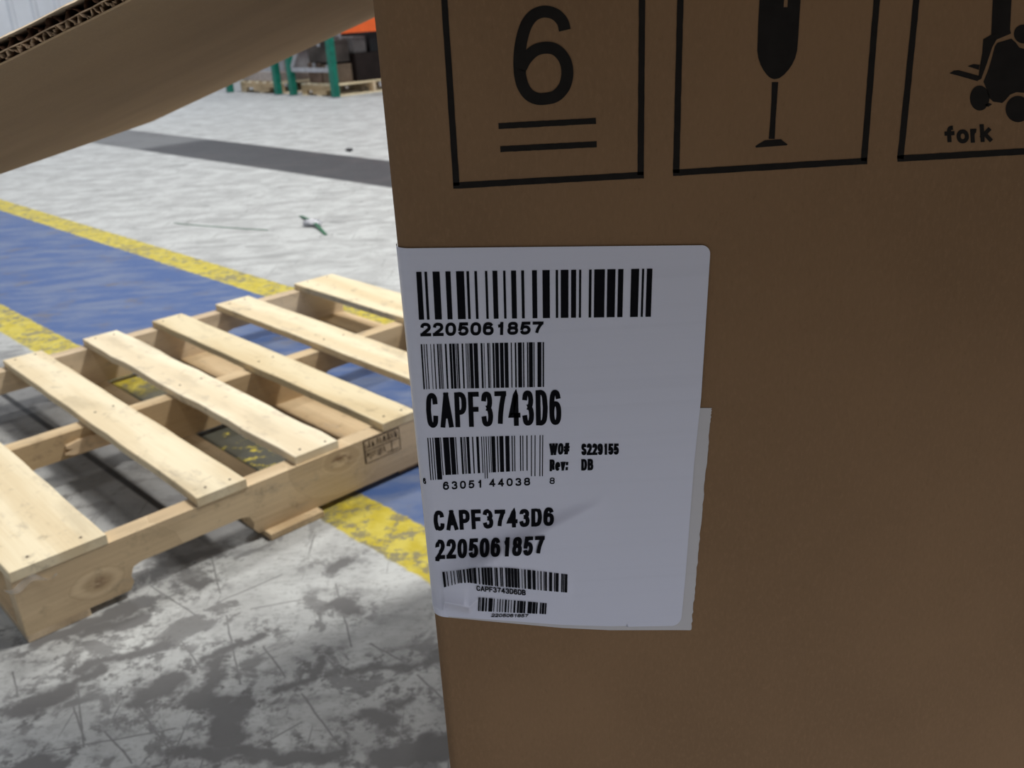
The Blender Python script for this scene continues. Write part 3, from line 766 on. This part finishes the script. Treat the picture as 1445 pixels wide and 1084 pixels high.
# fragile: wine glass
Zg = lambda X, Y: (940+X/4.335, Y/4.335)
bowl = [(540, -330), (560, -180), (570, 0), (562, 150), (557, 310), (563, 355), (576, 395), (592, 425), (612, 454), (640, 478), (665, 485), (692, 478), (715, 463), (740, 438), (765, 405), (785, 368), (803, 300), (808, 230), (814, 120), (822, 0), (838, -180), (850, -330)]
hl = [(726, -60), (746, -60), (742, 42), (718, 44)]
def glass_print():
    vs, fs = [], []
    def strip(left, right):
        b = len(vs)
        for l, r in zip(left, right): vs.extend([on_face(*Zg(*l)), on_face(*Zg(*r))])
        for i in range(len(left)-1): fs.append((b+2*i, b+2*i+1, b+2*i+3, b+2*i+2))
    ys = [-330, -180, -60, 0, 44, 150, 230, 310, 355, 395, 425, 454, 470, 478, 484]
    lt = [(540, -330), (560, -180), (570, 0), (562, 150), (557, 310), (563, 355), (576, 395), (592, 425), (612, 454), (628, 470), (640, 478), (660, 484)]
    rt = [(850, -330), (838, -180), (822, 0), (814, 120), (808, 230), (803, 300), (794, 340), (785, 368), (765, 405), (740, 438), (715, 463), (692, 478), (668, 484)]
    lx = lambda y: pick([(b, a) for a, b in lt], y); rx = lambda y: pick([(b, a) for a, b in rt], y)
    for y0, y1 in zip(ys, ys[1:]):
        if -60 <= y0 < 44:
            strip([(lx(y0), y0), (lx(y1), y1)], [(pick([(-60, 726), (44, 718)], y0), y0), (pick([(-60, 726), (44, 718)], y1), y1)])
            strip([(pick([(-60, 748), (44, 741)], y0), y0), (pick([(-60, 748), (44, 741)], y1), y1)], [(rx(y0), y0), (rx(y1), y1)])
        else: strip([(lx(y0), y0), (lx(y1), y1)], [(rx(y0), y0), (rx(y1), y1)])
    strip([(646, 502), (643, 620), (636, 740), (627, 850)], [(685, 502), (678, 610), (670, 720), (664, 850)])
    strip([(603, 858), (572, 876), (545, 894), (549, 903)], [(702, 851), (722, 868), (743, 883), (737, 889)])
    return local(mesh('symbol_glass', vs, fs, M_ink), carton)
glass_print()
# forklift symbol with its word
Zf = lambda X, Y: (1260+X/4.335, Y/4.335)
def fan(c, pts): return [[c, pts[i], pts[(i+1) % len(pts)]] for i in range(len(pts))]
P_ = []
P_.append([(612, -60), (728, -60), (716, 180), (600, 215)])
P_.append([(600, 212), (716, 180), (722, 205), (632, 243), (552, 240)])
P_.append([(552, 238), (634, 241), (606, 290), (545, 330)])
P_.append([(545, 328), (607, 288), (572, 395), (532, 400)])
P_.append([(532, 398), (572, 393), (540, 482), (520, 492)])
P_.append([(345, 449), (372, 432), (400, 429), (528, 464), (518, 497), (395, 462)])
P_.append([(455, 405), (492, 392), (530, 396), (525, 428)])
bodyp = [(638, 262), (724, 236), (752, 262), (772, 290), (802, 300), (900, 300), (1010, 330), (1040, 470), (1030, 610), (905, 620), (880, 600), (840, 575), (800, 568), (755, 564), (715, 580), (688, 612), (668, 630), (612, 622), (590, 602), (572, 545), (553, 500), (585, 420), (608, 340), (622, 285)]
P_ += fan((780, 440), bodyp)
P_ += fan((530, 600), [(530+math.cos(a)*60, 600+math.sin(a)*77) for a in [2*math.pi*i/24 for i in range(24)]])
P_ += [[(560, 640), (590, 630), (606, 638), (580, 655)]]
P_ += fan((765, 667), [(765+math.cos(a)*77, 667+math.sin(a)*81) for a in [2*math.pi*i/24 for i in range(24)]])
P_ += fan((797, 208), [(797+math.cos(a)*58, 208+math.sin(a)*58) for a in [2*math.pi*i/24 for i in range(24)]])
P_ += [[(840, 260), (900, 300), (860, 320), (815, 300)]]
poly_print('symbol_forklift', [[Zf(*q) for q in p] for p in P_])
text('symbol_word', 'fork', (1334.5, 204), (1400.5, 199.5), (1333, 178), (1399, 174.5), 0.23, carton, on_face, M_ink, 0.08)

# ------------------------------------------------------------------ pallets
_nm = []
def nail_mesh():
    if not _nm:
        bm = bmesh.new(); bmesh.ops.create_cone(bm, cap_ends=True, segments=8, radius1=0.0026, radius2=0.0022, depth=0.0012)
        me = bpy.data.meshes.new('nail'); bm.to_mesh(me); bm.free(); me.materials.append(M_nail); _nm.append(me)
    return _nm[0]
def pallet(name, loc, ang, L_, W_, H_, decks, bottoms, label, group=None, hero=False, sw=0.038, tb=0.016):
    root = empty(name, loc, ang); tag(root, label, 'pallet', group)
    zt, zb = H_-tb, tb*0.8
    deckmesh = {}
    for i, (u0, u1) in enumerate(decks):
        bm = bmesh.new(); w_ = u1-u0
        # board with its own x along its length (grain), laid across the stringers
        jj = 0.012 if i == 2 else 0.005
        j = lambda: (random.random()-0.5)*(jj if hero else 0)
        n = 16 if hero else 1
        rows = []
        for k in range(n+1):
            v = lerp(0, W_, k/n); e = 0.0
            a, b = -w_/2+j()*0.5, w_/2+j()*0.5
            if k in (0, n): v += j()
            rows.append([bm.verts.new((v, -b, 0)), bm.verts.new((v, -a, 0)), bm.verts.new((v, -a, tb-0.0015 if hero else tb)), bm.verts.new((v, -a-0.0015, tb)), bm.verts.new((v, -b+0.0015, tb)), bm.verts.new((v, -b, tb-0.0015))])
        for a, b in zip(rows, rows[1:]):
            for k in range(6): bm.faces.new((a[k], a[(k+1) % 6], b[(k+1) % 6], b[k]))
        bm.faces.new(rows[0]); bm.faces.new(rows[-1][::-1])
        o = bm_obj('deck_board', bm, M_deck, root)
        o.location = ((u0+u1)/2, 0, zt); o.rotation_euler = (0, 0, R(90)+ (R(random.uniform(-0.25, 0.25)) if hero else 0))
        if hero:
            nv = []
            for v in (0.022, W_/2, W_-0.022):
                for dx in (-0.26, 0.24):
                    nl = bpy.data.objects.new('nail', nail_mesh()); col.objects.link(nl); nl.parent = o
                    nl.location = (v+random.uniform(-0.006, 0.006), dx*w_+random.uniform(-0.004, 0.004), tb+0.0003)
    for k in range(3):
        v0 = (0, (W_-sw)/2, W_-sw)[k]
        s = L_/1.232
        pts = [(0, zb)]
        for (c0, c1) in ((0.163, 0.385), (0.847, 1.069)):
            c0, c1 = c0*s, c1*s; nz = zb+0.042*(H_/0.1235)
            pts += [(c0-0.004, zb), (c0+0.004, zb+0.012), (c0+0.002, nz-0.018), (c0+0.008, nz-0.004), (c0+0.022, nz), (c1-0.022, nz), (c1-0.008, nz-0.004), (c1-0.002, nz-0.018), (c1-0.004, zb+0.012), (c1+0.004, zb)]
        pts += [(L_, zb), (L_, zt), (0, zt)]
        bm = bmesh.new(); add_prism(bm, pts, lambda a, b, y: Vector((a, y, b)), 0, sw)
        o = bm_obj('stringer', bm, M_string if (hero and k == 0) else M_string2, root)
        o.location = (0, v0, 0)
        if hero and k == 0: first = o
    for i, (u0, u1, va, vb) in enumerate(bottoms):
        bm = bmesh.new(); add_box(bm, va, vb, -(u1-u0)/2, (u1-u0)/2, 0, zb, 0.001)
        o = bm_obj('bottom_board', bm, M_string2 if hero else M_deck, root); o.location = ((u0+u1)/2, 0, 0); o.rotation_euler = (0, 0, R(90))
    if hero: return root, first
    return root

PA = R(42.50)
PW, PL, PH = 1.016, 1.232, 0.1235
pal, near_stringer = pallet('wooden_pallet', (-0.7443, 1.1658, 0), PA, PL, PW, PH,
     [(0, 0.143), (0.293, 0.383), (0.481, 0.574), (0.670, 0.753), (0.846, 0.948), (1.099, 1.232)],
     [(0, 0.094, 0.0, PW), (0.400, 0.510, -0.020, PW), (0.705, 0.800, 0.012, PW), (1.135, 1.232, 0.0, PW)],
     'empty pale pine pallet lying across the blue lane beside the big carton', hero=True)
# splintered offcut on the middle stringer
bm = bmesh.new()
pts = [(0.0, 0.0), (0.012, -0.006), (0.03, -0.008), (0.10, -0.010), (0.135, -0.008), (0.135, 0.020), (0.08, 0.021), (0.03, 0.020), (0.006, 0.016), (0.004, 0.011), (0.016, 0.007)]
add_prism(bm, pts, lambda a, b, y: Vector((a, y, b)), 0, 0.010)
o = bm_obj('splinter', bm, M_split, pal); o.location = (0.240, PW/2-0.0292, 0.068); o['label'] = 'fresh split piece of wood on the middle stringer'
# burnt in stamp on the near stringer
def stamp():
    vs, fs = [], []
    def bar(u0, z0, u1, z1, th):
        l = math.hypot(u1-u0, z1-z0); nx, nz = -(z1-z0)/l*th/2, (u1-u0)/l*th/2; b = len(vs)
        for a, c in ((u0+nx, z0+nz), (u1+nx, z1+nz), (u1-nx, z1-nz), (u0-nx, z0-nz)): vs.append((a, -0.0003, c))
        fs.append((b, b+1, b+2, b+3))
    u0, u1, z0, z1 = 0.624, 0.706, 0.057, 0.104
    bar(u0, z0, u0, z1, 0.0035); bar(u0+0.004, z0, u0+0.03, z0, 0.0012); bar(u0, z1, u1, z1, 0.002); bar(u1, z0, u1, z1, 0.0016)
    bar(u0, 0.082, u1, 0.082, 0.0016); bar(u0+0.028, z0, u1, z0, 0.001)
    random.seed(3)
    x = u0+0.005
    while x < u1-0.004:
        h = random.uniform(0.007, 0.016)
        bar(x, 0.086, x+random.uniform(-0.003, 0.003), 0.086+h, random.uniform(0.001, 0.003))
        if x < u0+0.045: bar(x, 0.078, x+random.uniform(-0.002, 0.002), 0.078-h, random.uniform(0.001, 0.0026))
        x += random.uniform(0.003, 0.006)
    bar(u0+0.062, 0.080, u0+0.062, 0.060, 0.0022); bar(u0+0.05, 0.062, u0+0.078, 0.062, 0.0016)
    return mesh('burnt_stamp', vs, fs, M_burn, near_stringer)
M_burn = plain('burnt_wood_mark', (0.06, 0.035, 0.02), 0.9, 0.1)
stamp()

# shred of clear film caught at the pallet's near corner
bm = bmesh.new()
prev = None
for i in range(15):
    f = i/14
    u = lerp(-0.012, 0.060, f); z = 0.100-0.006*math.sin(f*9)-0.004*f
    wd = 0.006*math.sin(math.pi*min(1, f+0.12))+0.001
    a = bm.verts.new((u, -0.0035-0.0025*math.sin(f*17), z+wd)); b = bm.verts.new((u+0.002, -0.0022, z-wd))
    if prev: bm.faces.new((prev[0], a, b, prev[1]))
    prev = (a, b)
q = [bm.verts.new(v) for v in ((-0.012, -0.003, 0.104), (-0.013, 0.02, 0.100), (-0.006, 0.03, 0.085), (-0.006, 0.0, 0.092))]
bm.faces.new(q)
film = bm_obj('film_scrap', bm, M_film, None, True)
film.location = (-0.7443, 1.1658, 0); film.rotation_euler = (0, 0, PA)
tag(film, 'shred of clear stretch film caught on the near corner of the pallet', 'film')

# ------------------------------------------------------------------ litter on the floor
def strap(name, pts, wd, mat, label, th=0.0012):
    bm = bmesh.new(); prev = None; P = [Vector(p) for p in pts]
    for i, p in enumerate(P):
        d = (P[min(i+1, len(P)-1)]-P[max(i-1, 0)]); d.z = 0; d.normalize(); n = Vector((-d.y, d.x, 0))*wd/2; u = Vector((0, 0, th))
        r = [bm.verts.new(p-n), bm.verts.new(p+n), bm.verts.new(p+n+u), bm.verts.new(p-n+u)]
        if prev:
            for k in range(4): bm.faces.new((prev[k], prev[(k+1) % 4], r[(k+1) % 4], r[k]))
        else: bm.faces.new(r)
        prev = r
    bm.faces.new(prev[::-1])
    o = bm_obj(name, bm, mat); tag(o, label, 'strap'); return o
fx = lambda px, py, z=0.001: (*floor_pt(px, py), z)
st = strap('strap_scrap', [fx(424, 305), fx(432, 311, 0.01), fx(442, 318, 0.02), fx(452, 325, 0.008), fx(460, 332)], 0.014, M_strap, 'short kinked green strap lying on the pale floor with a metal clip')
strap('strap_scrap', [fx(246, 315), fx(262, 317), fx(300, 320), fx(340, 323), fx(378, 325)], 0.007, M_strap, 'long thin green strap lying flat on the pale floor past the yellow line')
cx_, cy_ = floor_pt(437, 319)
bm = bmesh.new()
bmesh.ops.create_icosphere(bm, subdivisions=2, radius=0.03)
for v in bm.verts: v.co = Vector((v.co.x*1.5, v.co.y, max(-0.012, v.co.z*0.5))) * random.uniform(0.75, 1.2)
zmin = min(v.co.z for v in bm.verts)
o = bm_obj('metal_clip', bm, M_steel, st); o.location = (cx_+0.01, cy_, -zmin+0.0005)
cx_, cy_ = floor_pt(493, 214)
bm = bmesh.new(); bmesh.ops.create_icosphere(bm, subdivisions=2, radius=0.018)
for v in bm.verts: v.co = Vector((v.co.x*1.5, v.co.y, v.co.z*0.7)) * random.uniform(0.75, 1.2)
zmin = min(v.co.z for v in bm.verts)
o = bm_obj('dark_scrap', bm, M_scrap); o.location = (cx_, cy_, -zmin)
tag(o, 'small dark scrap lying on the dark floor strip beyond the pallet', 'scrap')

# ------------------------------------------------------------------ pallet racks
LANG = math.atan2(SA.y, SA.x)                   # local x along S, local y along N
def rack(s0, s1, label):
    p = lane(s0, 6.05); root = empty('pallet_rack', p, LANG); tag(root, label, 'rack', None)
    D = s1-s0; post = 0.076; HT = 3.2
    for y in (0.0, 2.7):
        for x in (0.0, D):
            bm = bmesh.new(); add_box(bm, x-post/2, x+post/2, y-0.035, y+0.035, 0.008, HT, 0.004)
            o = bm_obj('upright', bm, M_green, root)
            bm = bmesh.new(); add_box(bm, x-0.055, x+0.055, y-0.06, y+0.05, 0, 0.008)
            bm_obj('foot_plate', bm, M_steel, o)
        for z in (0.285, 1.25, 2.2, 3.0):
            bm = bmesh.new(); add_box(bm, post/2, D-post/2, y-0.015, y+0.015, z-0.022, z+0.022); bm_obj('brace', bm, M_steel, root)
        for z0, z1 in ((0.31, 1.22), (1.28, 2.17)):
            bm = bmesh.new(); add_bar(bm, (post/2, y, z0), (D-post/2, y, z1), 0.022, 8); bm_obj('brace', bm, M_steel, root)
    for z in (0.645, 1.9):
        for x in (0.0, D):
            bm = bmesh.new(); add_box(bm, x-0.025, x+0.025, 0.036, 2.664, z, z+0.13, 0.004); bm_obj('beam', bm, M_orange, root)
    return root
rack(-11.18, -10.05, 'green upright pallet rack on the left, furthest along the back')
rack(-9.73, -8.89, 'green upright pallet rack nearest the carton, with orange beams')

def far_pallet(s0, s1, n0, n1, label):
    p = lane(s0, n0); L_ = s1-s0; W_ = n1-n0
    d = [(i*(L_-0.1)/5, i*(L_-0.1)/5+0.1) for i in range(6)]
    return pallet('wooden_pallet', p, LANG, L_, W_, 0.135, d, [(0, 0.1, 0, W_), (L_/2-0.05, L_/2+0.05, 0, W_), (L_-0.1, L_, 0, W_)], label, None, tb=0.02)
far_pallet(-11.08, -10.12, 6.15, 7.15, 'loaded pallet under the left rack with pale board on it')
far_pallet(-9.66, -8.96, 6.12, 7.15, 'loaded pallet under the rack nearest the carton with brown boxes on it')
def crate(name, s0, s1, n0, n1, z0, z1, mat, label, cat='box', flaps=True):
    root = empty(name, lane(s0, n0, z0), LANG); tag(root, label, cat)
    bm = bmesh.new(); add_box(bm, 0, s1-s0, 0, n1-n0, 0, z1-z0, 0.006); bm_obj('body', bm, mat, root)
    if flaps:
        bm = bmesh.new(); c = (s1-s0)/2; add_box(bm, c-0.03, c+0.03, -0.0008, n1-n0+0.0008, z1-z0-0.06, z1-z0+0.0008); bm_obj('tape', bm, M_greywrap, root)
    return root
g = 0.001
crate('board_stack', -11.05, -10.16, 6.17, 7.1, 0.135+g, 0.245, M_pink, 'flat pale board stack on the pallet under the left rack', 'boards', False)
crate('wrapped_load', -11.0, -10.2, 6.25, 7.1, 0.245+g, 0.60, M_greywrap, 'grey wrapped load on the pale board stack under the left rack', 'load', False)
crate('storage_box', -9.52, -9.27, 6.15, 6.40, 0.135+g, 0.35, M_brownbox, 'small brown carton at the left of the loaded pallet under the nearer rack')
crate('storage_box', -9.245, -9.03, 6.15, 6.40, 0.135+g, 0.33, plain('tan_carton', (0.15, 0.11, 0.08), 0.8, 0.2), 'small tan carton just left of the rack post nearest the big carton')
crate('storage_box', -9.50, -9.05, 6.16, 6.40, 0.35+g, 0.58, plain('grey_brown_carton', (0.10, 0.085, 0.078), 0.8, 0.2, var=0.3, scale=4), 'grey brown carton resting on the small brown carton under the nearer rack')
crate('storage_box', -9.62, -8.985, 6.43, 7.1, 0.135+g, 0.43, M_darkbox, 'long dark brown carton on the loaded pallet right of the green rack post')
crate('tote', -9.55, -9.00, 6.66, 7.10, 0.43+g, 0.642, M_black, 'black tote on the long dark brown carton', 'tote', False)
crate('storage_box', -9.5, -9.02, 6.45, 6.62, 0.43+g, 0.60, plain('grey_carton', (0.16, 0.15, 0.15), 0.8, 0.2), 'grey carton beside the black tote on the long dark brown carton')
